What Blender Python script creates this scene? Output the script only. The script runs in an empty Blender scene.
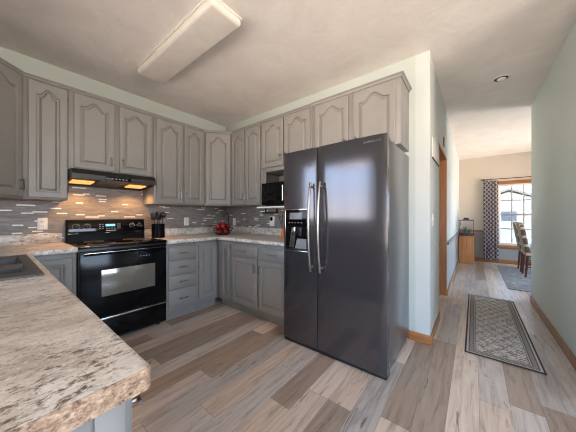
import bpy, bmesh, math, random
from mathutils import Vector, Matrix
random.seed(7)
S = bpy.context.scene
COL = S.collection
PI = math.pi
R = math.radians

# ------------------------------------------------------------------ camera
YAW = math.atan(186 / 235.4)
cd = bpy.data.cameras.new('camera'); cam = bpy.data.objects.new('camera', cd); COL.objects.link(cam)
cam.location = (0, 0, 1.18); cam.rotation_euler = (PI / 2, 0, YAW)
cd.sensor_width = 36; cd.lens = 235.4 / 576 * 36; cd.clip_start = 0.01; cd.clip_end = 300
S.camera = cam

# ------------------------------------------------------------------ view
S.view_settings.view_transform = 'Standard'; S.view_settings.look = 'None'
S.view_settings.gamma = 1; S.view_settings.exposure = 1.38
S.view_settings.use_curve_mapping = False
S.cycles.filter_width = 1.1

# ------------------------------------------------------------------ world: overcast blue sky above, sunlit pale ground below
W = bpy.data.worlds.new('sky'); S.world = W; W.use_nodes = True
nt = W.node_tree; bg = nt.nodes['Background']
tc = nt.nodes.new('ShaderNodeTexCoord'); sp = nt.nodes.new('ShaderNodeSeparateXYZ')
mr = nt.nodes.new('ShaderNodeMapRange'); rp = nt.nodes.new('ShaderNodeValToRGB')
nt.links.new(tc.outputs['Generated'], sp.inputs[0]); nt.links.new(sp.outputs['Z'], mr.inputs['Value'])
mr.inputs['From Min'].default_value = -1; mr.inputs['From Max'].default_value = 1
nt.links.new(mr.outputs[0], rp.inputs[0]); nt.links.new(rp.outputs[0], bg.inputs['Color'])
SKY = [(0.0, (2.1, 1.78, 1.5)), (0.485, (2.4, 2.06, 1.78)), (0.50, (1.2, 1.25, 1.32)), (0.58, (0.95, 1.27, 1.75)), (1.0, (0.5, 0.97, 1.9))]
el = rp.color_ramp.elements
while len(el) < len(SKY): el.new(0.5)
for e, (p, c) in zip(el, SKY): e.position = p; e.color = (*c, 1)
bg.inputs['Strength'].default_value = 5.5

def portal(name, loc, rot, sx, sy):
    l = bpy.data.lights.new(name, 'AREA'); l.shape = 'RECTANGLE'; l.size = sx; l.size_y = sy
    l.cycles.is_portal = True
    o = bpy.data.objects.new(name, l); COL.objects.link(o); o.location = loc; o.rotation_euler = rot
portal('daylight_sink_window', (-1.925, -0.66, 1.635), (R(90), 0, 0), 1.5, 1.18)
portal('daylight_nook_left', (-0.62, -1.95, 1.15), (0, R(-90), 0), 2.0, 1.9)  # this and the next two serve openings of the added nook
portal('daylight_nook_front', (1.25, -3.42, 1.22), (R(90), 0, 0), 2.2, 1.9)
portal('daylight_nook_side', (3.56, 0.15, 1.58), (0, R(90), 0), 1.3, 2.35)
portal('daylight_dining_window', (1.05, 8.06, 1.22), (R(-90), 0, 0), 1.2, 1.5)
portal('daylight_dining_side', (3.56, 6.3, 1.1), (0, R(90), 0), 2.0, 1.9)

# ------------------------------------------------------------------ materials
def lin(c):
    c = c / 255
    return c / 12.92 if c <= 0.04045 else ((c + 0.055) / 1.055) ** 2.4
def rgb(r, g, b): return (lin(r), lin(g), lin(b), 1)

class NM:
    def __init__(s, name):
        s.m = bpy.data.materials.new(name); s.m.use_nodes = True
        s.t = s.m.node_tree; s.b = s.t.nodes['Principled BSDF']
    def n(s, typ, **kw):
        o = s.t.nodes.new(typ)
        for k, v in kw.items():
            if k in o.inputs: o.inputs[k].default_value = v
            else: setattr(o, k, v)
        return o
    def l(s, a, b): s.t.links.new(a, b)
    def coord(s, scale=(1, 1, 1), rot=(0, 0, 0), loc=(0, 0, 0)):
        c = s.n('ShaderNodeTexCoord'); mp = s.n('ShaderNodeMapping')
        mp.inputs['Scale'].default_value = scale; mp.inputs['Rotation'].default_value = rot; mp.inputs['Location'].default_value = loc
        s.l(c.outputs['Object'], mp.inputs['Vector']); return mp.outputs[0]
    def noise(s, vec, scale, detail=3, rough=0.5, dist=0.0):
        o = s.n('ShaderNodeTexNoise'); o.inputs['Scale'].default_value = scale; o.inputs['Detail'].default_value = detail
        o.inputs['Roughness'].default_value = rough; o.inputs['Distortion'].default_value = dist
        s.l(vec, o.inputs['Vector']); return o.outputs['Fac']
    def ramp(s, fac, stops, interp='LINEAR'):
        o = s.n('ShaderNodeValToRGB'); e = o.color_ramp.elements; o.color_ramp.interpolation = interp
        while len(e) < len(stops): e.new(0.5)
        for a, (p, c) in zip(e, stops): a.position = p; a.color = c
        s.l(fac, o.inputs[0]); return o.outputs[0]
    def math(s, op, a, b=None):
        o = s.n('ShaderNodeMath', operation=op)
        for i, v in enumerate((a, b)):
            if v is None: continue
            if isinstance(v, (int, float)): o.inputs[i].default_value = v
            else: s.l(v, o.inputs[i])
        return o.outputs[0]
    def mix(s, fac, a, b, mode='MIX'):
        o = s.n('ShaderNodeMix', data_type='RGBA', blend_type=mode)
        for i, v in ((0, fac), (6, a), (7, b)):
            if isinstance(v, (int, float, tuple)): o.inputs[i].default_value = v
            else: s.l(v, o.inputs[i])
        return o.outputs[2]
    def bump(s, h, strength=0.2, dist=0.01):
        o = s.n('ShaderNodeBump'); o.inputs['Strength'].default_value = strength; o.inputs['Distance'].default_value = dist
        s.l(h, o.inputs['Height']); s.l(o.outputs[0], s.b.inputs['Normal'])
    def base(s, v):
        if isinstance(v, tuple): s.b.inputs['Base Color'].default_value = v
        else: s.l(v, s.b.inputs['Base Color'])
    def set(s, **kw):
        for k, v in kw.items(): s.b.inputs[k.replace('_', ' ')].default_value = v

def plain(name, c, rough=0.5, metal=0.0, var=0.06, scale=8, bump=0.0, **kw):
    m = NM(name); v = m.coord()
    f = m.noise(v, scale, 3)
    d = tuple(x * (1 - var) for x in c[:3]) + (1,); u = tuple(min(1, x * (1 + var)) for x in c[:3]) + (1,)
    m.base(m.ramp(f, [(0.3, d), (0.7, u)])); m.set(Roughness=rough, Metallic=metal, **kw)
    if bump: m.bump(m.noise(v, scale * 12, 4), bump, 0.004)
    return m.m

M = {}
M['cab'] = plain('cabinet_paint', rgb(129, 126, 122), 0.42, var=0.04, scale=5, bump=0.02)
M['nickel'] = plain('brushed_nickel', rgb(128, 122, 116), 0.3, 1.0, scale=60)
M['black_gloss'] = plain('black_enamel', rgb(14, 14, 15), 0.14, var=0.1)
M['black_gloss'].node_tree.nodes['Principled BSDF'].inputs['Specular IOR Level'].default_value = 0.15
M['black_matte'] = plain('black_matte_enamel', rgb(17, 17, 18), 0.55, var=0.1)
M['black_matte'].node_tree.nodes['Principled BSDF'].inputs['Specular IOR Level'].default_value = 0.15
M['black_satin'] = plain('black_satin', rgb(20, 20, 21), 0.4, var=0.15)
M['black_glass'] = plain('black_glass', rgb(10, 10, 11), 0.08, var=0.1)
M['black_glass'].node_tree.nodes['Principled BSDF'].inputs['Specular IOR Level'].default_value = 0.25
M['chrome'] = plain('chrome_trim', rgb(190, 188, 184), 0.18, 1.0)
M['oven_glass'] = plain('oven_window_glass', rgb(118, 114, 106), 0.12, 0.35, var=0.12, scale=4)  # pale base colour stands in for the room reflected in the glass
M['white_plastic'] = plain('white_plastic', rgb(226, 224, 218), 0.35)
M['grey_plastic'] = plain('grey_plastic', rgb(120, 121, 124), 0.4)
M['trim_white'] = plain('white_paint', rgb(218, 216, 208), 0.45)
M['muntin_shaded'] = plain('shaded_white_paint', rgb(150, 142, 140), 0.5)  # white muntins coloured grey for their shade against the bright view
M['dark_slot'] = plain('dark_slot', rgb(30, 28, 27), 0.7)
M['filter'] = plain('hood_filter_mesh', rgb(92, 86, 78), 0.35, 0.8, var=0.2, scale=120)
M['opal'] = plain('opal_diffuser', rgb(222, 214, 204), 0.4)
M['fabric_white'] = plain('matte_white', rgb(210, 208, 200), 0.8)
M['green_plant'] = plain('aquarium_plant', rgb(70, 130, 105), 0.6, var=0.3, scale=20)
M['gravel'] = plain('aquarium_gravel', rgb(128, 92, 76), 0.8, var=0.3, scale=60)
M['orange'] = plain('orange_glaze', rgb(205, 105, 30), 0.3, var=0.1)
M['wire'] = plain('dark_wire', rgb(45, 40, 36), 0.4, 0.6)
M['roof'] = plain('roof_shingle', rgb(178, 162, 148), 0.9, var=0.15, scale=3)
M['siding'] = plain('house_siding', rgb(240, 222, 198), 0.8, var=0.04, scale=2)
M['snow'] = plain('pale_ground', rgb(215, 200, 170), 0.95, var=0.1, scale=0.4)
M['bush'] = plain('bush_leaves', rgb(95, 110, 80), 0.9, var=0.4, scale=6)

def mat_emit(name, c, st):
    m = NM(name); m.base(c); m.b.inputs['Emission Color'].default_value = c; m.b.inputs['Emission Strength'].default_value = st; return m.m
M['lamp_glow'] = mat_emit('hood_lamp_glow', (1.0, 0.42, 0.12, 1), 0.5)
M['lcd'] = mat_emit('blue_display', (0.10, 0.32, 0.6, 1), 0.8)

def mat_wall(name, c, c2=None, zsplit=0.0, ymin=-99):
    m = NM(name); v = m.coord(); f = m.noise(v, 2.2, 2)
    u = m.ramp(f, [(0.3, tuple(x * 0.97 for x in c[:3]) + (1,)), (0.7, c)])
    if c2:
        s = m.n('ShaderNodeSeparateXYZ'); m.l(v, s.inputs[0])
        k = m.math('MULTIPLY', m.math('LESS_THAN', s.outputs['Z'], zsplit), m.math('GREATER_THAN', s.outputs['Y'], ymin))
        u = m.mix(k, u, c2)
    m.base(u); m.set(Roughness=0.55); m.bump(m.noise(v, 90, 4), 0.08, 0.003); return m.m
WALLC = rgb(176, 183, 177)
M['wall'] = mat_wall('sage_wall_paint', WALLC)
M['wall_right'] = mat_wall('lightened_sage_hall_paint', rgb(208, 219, 211))  # greener sage, also lightened to make up for missing light on this wall
M['wall_two'] = mat_wall('two_tone_wall_paint', rgb(188, 192, 188), rgb(150, 151, 150), 0.76, 4.25)
M['wall_dining'] = mat_wall('dining_wall_paint', rgb(190, 179, 165), rgb(138, 137, 132), 0.78)

m = NM('ceiling_texture'); v = m.coord()
m.base(m.ramp(m.noise(v, 3.0, 4, 0.6, 1.2), [(0.3, rgb(222, 213, 205)), (0.7, rgb(232, 225, 217))])); m.set(Roughness=0.85)
m.bump(m.noise(v, 6, 4, 0.55, 2.5), 0.2, 0.012); M['ceiling'] = m.m

def mat_planks():
    m = NM('plank_floor'); c = m.coord(); s = m.n('ShaderNodeSeparateXYZ'); m.l(c, s.inputs[0])
    u = m.math('MULTIPLY', m.math('ADD', s.outputs['X'], 20.04), 1 / 0.152); iu = m.math('FLOOR', u)
    wn = m.n('ShaderNodeTexWhiteNoise', noise_dimensions='1D'); m.l(iu, wn.inputs['W'])
    vv = m.math('ADD', m.math('MULTIPLY', s.outputs['Y'], 1 / 1.22), m.math('MULTIPLY', wn.outputs['Value'], 7.3)); iv = m.math('FLOOR', vv)
    cb = m.n('ShaderNodeCombineXYZ'); m.l(iu, cb.inputs[0]); m.l(iv, cb.inputs[1])
    w2 = m.n('ShaderNodeTexWhiteNoise', noise_dimensions='2D'); m.l(cb.outputs[0], w2.inputs['Vector'])
    idv = w2.outputs['Value']
    base = m.ramp(idv, [(0.0, rgb(182, 174, 167)), (0.2, rgb(152, 136, 122)), (0.32, rgb(194, 178, 162)), (0.46, rgb(170, 165, 161)), (0.6, rgb(204, 190, 176)), (0.72, rgb(156, 140, 126)), (0.84, rgb(186, 179, 173))], 'CONSTANT')
    # grain
    g = m.n('ShaderNodeCombineXYZ'); m.l(m.math('MULTIPLY', s.outputs['X'], 34), g.inputs[0]); m.l(m.math('MULTIPLY', s.outputs['Y'], 2.6), g.inputs[1]); m.l(m.math('MULTIPLY', idv, 40), g.inputs[2])
    gr = m.noise(g.outputs[0], 1.0, 5, 0.65, 0.6)
    base = m.mix(0.75, base, m.ramp(gr, [(0.28, (0.42, 0.38, 0.35, 1)), (0.5, (0.948, 0.92, 0.91, 1)), (0.72, (1.18, 1.17, 1.16, 1))]), 'MULTIPLY')
    # cracks / dark cathedral flecks
    g2 = m.n('ShaderNodeCombineXYZ'); m.l(m.math('MULTIPLY', s.outputs['X'], 16), g2.inputs[0]); m.l(m.math('MULTIPLY', s.outputs['Y'], 2.2), g2.inputs[1]); m.l(m.math('MULTIPLY', idv, 90), g2.inputs[2])
    kn = m.noise(g2.outputs[0], 1.3, 6, 0.7, 1.6)
    base = m.mix(m.ramp(kn, [(0.60, (0, 0, 0, 1)), (0.69, (0.8, 0.8, 0.8, 1))]), base, rgb(88, 74, 64))
    fu = m.math('FRACT', u); fv = m.math('FRACT', vv)
    gap = m.math('MAXIMUM', m.math('LESS_THAN', fu, 0.014), m.math('LESS_THAN', fv, 0.0022))
    base = m.mix(m.math('MULTIPLY', gap, 0.6), base, rgb(70, 60, 54))
    m.base(base); m.set(Roughness=0.34)
    m.bump(m.math('SUBTRACT', m.math('MULTIPLY', gr, 0.35), gap), 0.18, 0.004)
    return m.m
M['planks'] = mat_planks()

def mat_mosaic(name, along):
    m = NM(name); c = m.coord(); s = m.n('ShaderNodeSeparateXYZ'); m.l(c, s.inputs[0])
    X = s.outputs[along]; Z = s.outputs['Z']
    v = m.math('MULTIPLY', Z, 1 / 0.0125); iv = m.math('FLOOR', v)
    wr = m.n('ShaderNodeTexWhiteNoise', noise_dimensions='1D'); m.l(iv, wr.inputs['W'])
    L = m.math('ADD', 9.5, m.math('MULTIPLY', wr.outputs['Value'], 9.0))
    wo = m.n('ShaderNodeTexWhiteNoise', noise_dimensions='1D'); m.l(m.math('ADD', iv, 77.7), wo.inputs['W'])
    u = m.math('ADD', m.math('MULTIPLY', m.math('ADD', X, 9.0), L), m.math('MULTIPLY', wo.outputs['Value'], 31)); iu = m.math('FLOOR', u)
    cb = m.n('ShaderNodeCombineXYZ'); m.l(iu, cb.inputs[0]); m.l(iv, cb.inputs[1])
    w2 = m.n('ShaderNodeTexWhiteNoise', noise_dimensions='2D'); m.l(cb.outputs[0], w2.inputs['Vector'])
    idv = w2.outputs['Value']
    col = m.ramp(idv, [(0.0, rgb(130, 121, 113)), (0.2, rgb(139, 131, 124)), (0.42, rgb(121, 113, 106)), (0.6, rgb(133, 124, 116)), (0.78, rgb(143, 135, 128)), (0.948, rgb(238, 236, 230))], 'CONSTANT')
    fl = m.noise(c, 140, 3)
    col = m.mix(0.35, col, m.ramp(fl, [(0.3, (0.6, 0.6, 0.6, 1)), (0.7, (1.2, 1.2, 1.2, 1))]), 'MULTIPLY')
    fu = m.math('FRACT', u); fv = m.math('FRACT', v)
    gap = m.math('MAXIMUM', m.math('LESS_THAN', fu, 0.016), m.math('LESS_THAN', fv, 0.09))
    col = m.mix(m.math('MULTIPLY', gap, 0.7), col, rgb(108, 101, 95))
    m.base(col)
    rr = m.ramp(idv, [(0.0, (0.5,) * 3 + (1,)), (0.35, (0.36,) * 3 + (1,)), (0.6, (0.55,) * 3 + (1,)), (0.948, (0.3,) * 3 + (1,))], 'CONSTANT')
    m.l(rr, m.b.inputs['Roughness']); m.bump(m.math('SUBTRACT', 1.0, gap), 0.25, 0.002); return m.m
M['tile_left'] = mat_mosaic('linear_mosaic_left', 'Y')
M['tile_back'] = mat_mosaic('linear_mosaic_back', 'X')

def mat_granite():
    m = NM('granite_laminate'); v = m.coord(rot=(0, 0, R(-8))); c2 = m.coord(scale=(2.9, 1.7, 2.4), rot=(0, 0, R(-16)))
    base = m.ramp(m.noise(c2, 3.2, 5, 0.6, 1.0), [(0.30, rgb(174, 163, 152)), (0.45, rgb(200, 191, 180)), (0.6, rgb(222, 216, 207)), (0.8, rgb(204, 194, 181))])
    patch = m.ramp(m.noise(c2, 2.6, 4, 0.6, 0.8), [(0.40, (0.15, 0.15, 0.15, 1)), (0.54, (1, 1, 1, 1))])
    fl = m.ramp(m.noise(c2, 20, 8, 0.78, 0.5), [(0.50, (0, 0, 0, 1)), (0.60, (0.95, 0.95, 0.95, 1))])
    base = m.mix(m.mix(1.0, fl, patch, 'MULTIPLY'), base, rgb(92, 74, 62))
    sp_ = m.ramp(m.noise(v, 130, 3, 0.6), [(0.58, (0, 0, 0, 1)), (0.68, (0.6, 0.6, 0.6, 1))])
    base = m.mix(sp_, base, rgb(140, 120, 104))
    sw = m.ramp(m.noise(v, 95, 3, 0.6), [(0.60, (0, 0, 0, 1)), (0.7, (0.6, 0.6, 0.6, 1))])
    base = m.mix(sw, base, rgb(235, 230, 222))
    m.base(base); m.set(Roughness=0.33); return m.m
M['granite'] = mat_granite()
m = NM('granite_edge_strip'); v = m.coord(scale=(1, 1, 1.5), rot=(R(30), 0, 0))
m.base(m.ramp(m.noise(v, 105, 5, 0.68, 0.4), [(0.34, rgb(84, 62, 47)), (0.46, rgb(142, 116, 94)), (0.58, rgb(170, 144, 120)), (0.72, rgb(196, 174, 150))])); m.set(Roughness=0.35); M['granite_edge'] = m.m

def mat_wood(name, a, b, scale=(30, 30, 2), rough=0.4):
    m = NM(name); v = m.coord(scale=scale)
    m.base(m.ramp(m.noise(v, 1.2, 5, 0.6, 0.8), [(0.3, a), (0.7, b)])); m.set(Roughness=rough); return m.m
M['oak_v'] = mat_wood('honey_oak_upright', rgb(136, 82, 32), rgb(172, 110, 48))
M['oak_x'] = mat_wood('honey_oak_lengthwise', rgb(132, 82, 42), rgb(168, 110, 62), (2, 30, 30))
M['oak_y'] = mat_wood('honey_oak_along_hall', rgb(132, 94, 62), rgb(164, 122, 82), (30, 2, 30))
M['pine_v'] = mat_wood('pine_panel', rgb(184, 122, 68), rgb(212, 152, 96))
M['mahogany'] = mat_wood('dark_red_wood', rgb(58, 26, 18), rgb(96, 44, 28))

def mat_steel(name, c, r1, brush_axis):
    m = NM(name); sc = [3, 3, 3]
    for i in range(3):
        if i != brush_axis: sc[i] = 260
    v = m.coord(scale=tuple(sc)); f = m.noise(v, 1.0, 3)
    d = tuple(x * 0.88 for x in c[:3]) + (1,); m.base(m.ramp(f, [(0.3, d), (0.7, c)]))
    m.set(Metallic=0.72, Roughness=r1); m.b.inputs['Anisotropic'].default_value = 0.5
    m.bump(f, 0.03, 0.001); return m.m
M['steel_black'] = mat_steel('black_stainless', rgb(92, 89, 92), 0.15, 0)
M['steel_side'] = plain('fridge_side_paint', rgb(128, 128, 130), 0.3, 0.75, var=0.04, scale=90)
M['handle_steel'] = plain('fridge_handle_steel', rgb(150, 145, 139), 0.3, 1.0, scale=60)

def mat_pane(name, tint=1.0):
    m = NM(name); t = m.t; t.nodes.remove(m.b)
    tr = t.nodes.new('ShaderNodeBsdfTransparent'); tr.inputs[0].default_value = (tint, tint, tint, 1); gl = t.nodes.new('ShaderNodeBsdfGlossy'); gl.inputs['Roughness'].default_value = 0.02
    fr = t.nodes.new('ShaderNodeFresnel'); fr.inputs['IOR'].default_value = 1.45; mx = t.nodes.new('ShaderNodeMixShader')
    t.links.new(fr.outputs[0], mx.inputs[0]); t.links.new(tr.outputs[0], mx.inputs[1]); t.links.new(gl.outputs[0], mx.inputs[2])
    t.links.new(mx.outputs[0], t.nodes['Material Output'].inputs[0]); return m.m
M['pane'] = mat_pane('window_glass'); M['pane_dim_view'] = mat_pane('dimmed_view_glass', 0.4); M['pane_dim_sink'] = mat_pane('dimmed_sink_window_glass', 0.65)  # grey tints added to dim the outside view and the sink window's reflection

def mat_sink():
    m = NM('granite_composite_sink'); v = m.coord()
    m.base(m.ramp(m.noise(v, 300, 2), [(0.35, rgb(40, 35, 32)), (0.65, rgb(66, 58, 53))])); m.set(Roughness=0.38); return m.m
M['sink'] = mat_sink()

def mat_runner():
    m = NM('runner_weave'); c = m.coord(); s = m.n('ShaderNodeSeparateXYZ'); m.l(c, s.inputs[0])
    X, Y = s.outputs['X'], s.outputs['Y']
    k = PI / 0.05
    a = m.math('MULTIPLY', m.math('SINE', m.math('MULTIPLY', X, k)), m.math('SINE', m.math('MULTIPLY', Y, k * 0.62)))
    b = m.math('SINE', m.math('ADD', m.math('MULTIPLY', m.math('ABSOLUTE', m.math('SINE', m.math('MULTIPLY', X, k * 2))), 2.6), m.math('MULTIPLY', Y, k * 3.1)))
    pat = m.math('ADD', m.math('MULTIPLY', a, 0.35), m.math('MULTIPLY', b, 0.4))
    pat = m.math('ADD', pat, m.math('MULTIPLY', m.math('SUBTRACT', m.noise(c, 40, 4, 0.65, 1.5), 0.5), 4.2))
    field = m.ramp(m.math('ADD', m.math('MULTIPLY', pat, 0.4), 0.5), [(0.3, rgb(104, 102, 104)), (0.44, rgb(152, 148, 146)), (0.60, rgb(200, 195, 188))])
    ax = m.math('ABSOLUTE', X); ay = m.math('ABSOLUTE', Y)
    d = m.math('MINIMUM', m.math('SUBTRACT', 0.245, ax), m.math('SUBTRACT', 0.955, ay))   # distance in from the edge
    bd = m.ramp(m.math('MULTIPLY', d, 10.0), [(0.0, rgb(58, 56, 58)), (0.13, rgb(178, 172, 165)), (0.27, rgb(80, 78, 80)), (0.34, rgb(150, 146, 141)), (0.62, rgb(82, 80, 82)), (0.68, rgb(168, 163, 156)), (0.76, rgb(84, 82, 84))], 'CONSTANT')
    band = m.math('MULTIPLY', m.math('GREATER_THAN', d, 0.034), m.math('LESS_THAN', d, 0.062))
    sc_ = m.math('GREATER_THAN', m.math('SINE', m.math('MULTIPLY', m.math('ADD', X, Y), 150.0)), 0.1)
    bd = m.mix(m.math('MULTIPLY', band, m.math('MULTIPLY', sc_, 0.7)), bd, rgb(96, 93, 93))
    col = m.mix(m.math('LESS_THAN', d, 0.08), field, bd)
    m.base(col); m.set(Roughness=0.95); m.bump(m.noise(c, 400, 2), 0.3, 0.003); return m.m
M['runner'] = mat_runner()

m = NM('dining_rug_weave'); v = m.coord(scale=(1, 2.2, 1))
c_ = m.ramp(m.noise(v, 4.2, 5, 0.7, 1.2), [(0.32, rgb(84, 92, 104)), (0.44, rgb(158, 163, 166)), (0.54, rgb(112, 121, 133)), (0.66, rgb(206, 201, 192)), (0.8, rgb(140, 128, 118))])
m.base(c_); m.set(Roughness=0.95); M['dining_rug'] = m.m

def mat_trellis(name, light, dark, k, across, th=.36):
    m = NM(name); c = m.coord(); s = m.n('ShaderNodeSeparateXYZ'); m.l(c, s.inputs[0])
    X, Z = s.outputs[across], s.outputs['Z']
    a = m.math('SINE', m.math('MULTIPLY', X, k)); b = m.math('SINE', m.math('MULTIPLY', Z, k * 0.8))
    w = m.math('ABSOLUTE', m.math('ADD', a, b))
    m.base(m.ramp(w, [(0.0, light), (th, light), (th + .12, dark), (1.0, dark)])); m.set(Roughness=0.9); return m.m
M['curtain'] = mat_trellis('curtain_trellis_print', rgb(225, 219, 214), rgb(122, 114, 124), 74, 'X', .6)
M['chair_fabric'] = mat_trellis('chair_medallion_print', rgb(205, 196, 184), rgb(112, 92, 78), 48, 'Y')
M['tank_glass'] = M['pane']

# apples
m = NM('apple_skin'); v = m.coord(scale=(1, 1, 0.3))
m.base(m.ramp(m.noise(v, 22, 3), [(0.35, rgb(104, 10, 14)), (0.65, rgb(158, 26, 24))])); m.set(Roughness=0.25); M['apple'] = m.m

# ------------------------------------------------------------------ mesh helpers
class MB:
    def __init__(s): s.bm = bmesh.new()
    def _xf(s, verts, mat):
        if mat is not None: bmesh.ops.transform(s.bm, matrix=mat, verts=verts)
    def box(s, x0, x1, y0, y1, z0, z1, b=0.0, seg=2, mat=None):
        r = bmesh.ops.create_cube(s.bm, size=1.0)['verts']
        for v in r:
            v.co = Vector((x0 + (v.co.x + .5) * (x1 - x0), y0 + (v.co.y + .5) * (y1 - y0), z0 + (v.co.z + .5) * (z1 - z0)))
        s._xf(r, mat)
        if b > 0:
            ed = list({e for v in r for e in v.link_edges})
            bmesh.ops.bevel(s.bm, geom=ed, offset=b, segments=seg, profile=0.5, affect='EDGES', clamp_overlap=True)
        return s
    def tube(s, pts, r, seg=10, caps=True):
        pts = [Vector(p) for p in pts]; n = len(pts); rings = []
        rr = r if isinstance(r, (list, tuple)) else [r] * n
        up = None
        for i, p in enumerate(pts):
            t = (pts[min(i + 1, n - 1)] - pts[max(i - 1, 0)]).normalized()
            if up is None: up = Vector((0, 0, 1)) if abs(t.z) < 0.9 else Vector((1, 0, 0))
            a = t.cross(up).normalized(); b = a.cross(t).normalized(); up = b
            rings.append([s.bm.verts.new(p + (a * math.cos(2 * PI * k / seg) + b * math.sin(2 * PI * k / seg)) * rr[i]) for k in range(seg)])
        for i in range(n - 1):
            for k in range(seg):
                s.bm.faces.new((rings[i][k], rings[i][(k + 1) % seg], rings[i + 1][(k + 1) % seg], rings[i + 1][k]))
        if caps: s.bm.faces.new(rings[0][::-1]); s.bm.faces.new(rings[-1])
        return s
    def lathe(s, prof, c=(0, 0, 0), seg=24, mat=None):
        allv = []; rings = []
        for (r, z) in prof:
            if r < 1e-6: v = [s.bm.verts.new((c[0], c[1], c[2] + z))]
            else: v = [s.bm.verts.new((c[0] + r * math.cos(2 * PI * k / seg), c[1] + r * math.sin(2 * PI * k / seg), c[2] + z)) for k in range(seg)]
            rings.append(v); allv += v
        for a, b in zip(rings, rings[1:]):
            for k in range(seg):
                q = [a[k % len(a)], a[(k + 1) % len(a)], b[(k + 1) % len(b)], b[k % len(b)]]
                q = list(dict.fromkeys(q))
                if len(q) > 2: s.bm.faces.new(q)
        s._xf(allv, mat); return s
    def prism(s, poly, z0, z1, mat=None, b=0.0):
        lo = [s.bm.verts.new((p[0], p[1], z0)) for p in poly]; hi = [s.bm.verts.new((p[0], p[1], z1)) for p in poly]
        n = len(poly); s.bm.faces.new(lo[::-1]); s.bm.faces.new(hi)
        for i in range(n): s.bm.faces.new((lo[i], lo[(i + 1) % n], hi[(i + 1) % n], hi[i]))
        s._xf(lo + hi, mat)
        if b > 0:
            ed = list({e for v in lo + hi for e in v.link_edges})
            bmesh.ops.bevel(s.bm, geom=ed, offset=b, segments=2, profile=0.5, affect='EDGES', clamp_overlap=True)
        return s
    def build(s, name, mat, parent=None, loc=None, rot=None, smooth=True, ang=35):
        bmesh.ops.recalc_face_normals(s.bm, faces=s.bm.faces[:])
        me = bpy.data.meshes.new(name); s.bm.to_mesh(me); s.bm.free()
        me.materials.append(M[mat] if isinstance(mat, str) else mat)
        if smooth:
            me.set_sharp_from_angle(angle=R(ang))
            for p in me.polygons: p.use_smooth = True
        o = bpy.data.objects.new(name, me); COL.objects.link(o)
        if parent: o.parent = parent
        if loc: o.location = loc
        if rot: o.rotation_euler = rot
        return o
AX_X = Matrix(((0, 0, 1, 0), (1, 0, 0, 0), (0, 1, 0, 0), (0, 0, 0, 1)))       # (a,b,z) -> (z,a,b)
AX_Y = Matrix(((1, 0, 0, 0), (0, 0, 1, 0), (0, 1, 0, 0), (0, 0, 0, 1)))       # (a,b,z) -> (a,z,b)

def tag(o, label, cat, group=None, kind=None):
    o['label'] = label; o['category'] = cat
    if group: o['group'] = group
    if kind: o['kind'] = kind
    return o
def thing(name, label, cat, loc=(0, 0, 0), rz=0.0, group=None):
    o = bpy.data.objects.new(name, None); o.empty_display_size = 0.05; COL.objects.link(o)
    o.location = loc; o.rotation_euler = (0, 0, rz); return tag(o, label, cat, group)
def struct(o, label=None, cat=None):
    o['kind'] = 'structure'
    if label: o['label'] = label
    if cat: o['category'] = cat
    return o
def copy_tree(o, parent=None):
    c = o.copy(); COL.objects.link(c)
    if parent: c.parent = parent
    for ch in list(o.children): copy_tree(ch, c)
    return c

# ------------------------------------------------------------------ room shell
XL, XHL, XHR = -3.33, -0.316, 0.62
YF, YB, YD, ZC = -0.49, 2.5, 7.9, 2.70
XDR = 3.4
YN = -3.25          # far wall of an unseen breakfast nook, added behind the viewer for daylight
def wall_holes(a0, a1, z0, z1, t0, t1, holes, axis):
    """slab from a0..a1 along the wall, z0..z1, thickness t0..t1; holes are (a0,a1,z0,z1)"""
    As = sorted({a0, a1, *[h[0] for h in holes], *[h[1] for h in holes]}); Zs = sorted({z0, z1, *[h[2] for h in holes], *[h[3] for h in holes]})
    mb = MB()
    for i in range(len(As) - 1):
        for j in range(len(Zs) - 1):
            ca, cz = (As[i] + As[i + 1]) / 2, (Zs[j] + Zs[j + 1]) / 2
            if any(h[0] < ca < h[1] and h[2] < cz < h[3] for h in holes): continue
            if axis == 'X': mb.box(As[i], As[i + 1], t0, t1, Zs[j], Zs[j + 1])
            else: mb.box(t0, t1, As[i], As[i + 1], Zs[j], Zs[j + 1])
    return mb
struct(MB().box(XL - .15, XDR + .15, YN - .15, YD + .15, -0.1, 0.0).build('floor', 'planks', smooth=False), 'grey and tan wood plank floor', 'floor')
struct(MB().box(XL - .15, XDR + .15, YN - .15, YD + .15, ZC, ZC + .1).build('ceiling', 'ceiling', smooth=False), 'textured off-white ceiling', 'ceiling')
struct(MB().box(XL - .12, XL, YF, YB, 0, ZC).build('wall_left', 'wall', smooth=False))
struct(MB().box(XL - .12, XHL - .12, YB, YB + .12, 0, ZC).build('wall_back', 'wall', smooth=False))
DO0, DO1, DZ = 3.205, 4.20, 2.03
struct(wall_holes(YB, YD, 0, ZC, XHL - .12, XHL, [(DO0, DO1, 0, DZ)], 'Y').build('wall_hall', 'wall_two', smooth=False))
struct(MB().box(XHR, XHR + .12, 2.2, 4.625, 0, ZC).build('wall_right', 'wall_right', smooth=False))
struct(MB().box(XHR + .12, XDR, 4.505, 4.625, 0, ZC).build('wall_dining_near', 'wall', smooth=False))
HW1 = (-2.65, -1.2, 1.07, 2.2)
HNL = (-2.9, -1.0, 0.15, 2.1)
struct(wall_holes(XL - .12, -.45, 0, ZC, YF - .12, YF, [HW1], 'X').build('wall_front', 'wall', smooth=False))
struct(wall_holes(YN, YF - .12, 0, ZC, -.57, -.45, [HNL], 'Y').build('wall_nook_left', 'wall', smooth=False))
HN1, HN2 = (0.2, 2.3, 0.3, 2.15), (-1.0, 1.3, 0.95, 2.2)
struct(wall_holes(-.57, XDR, 0, ZC, YN - .12, YN, [HN1], 'X').build('wall_nook_front', 'wall', smooth=False))
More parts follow.
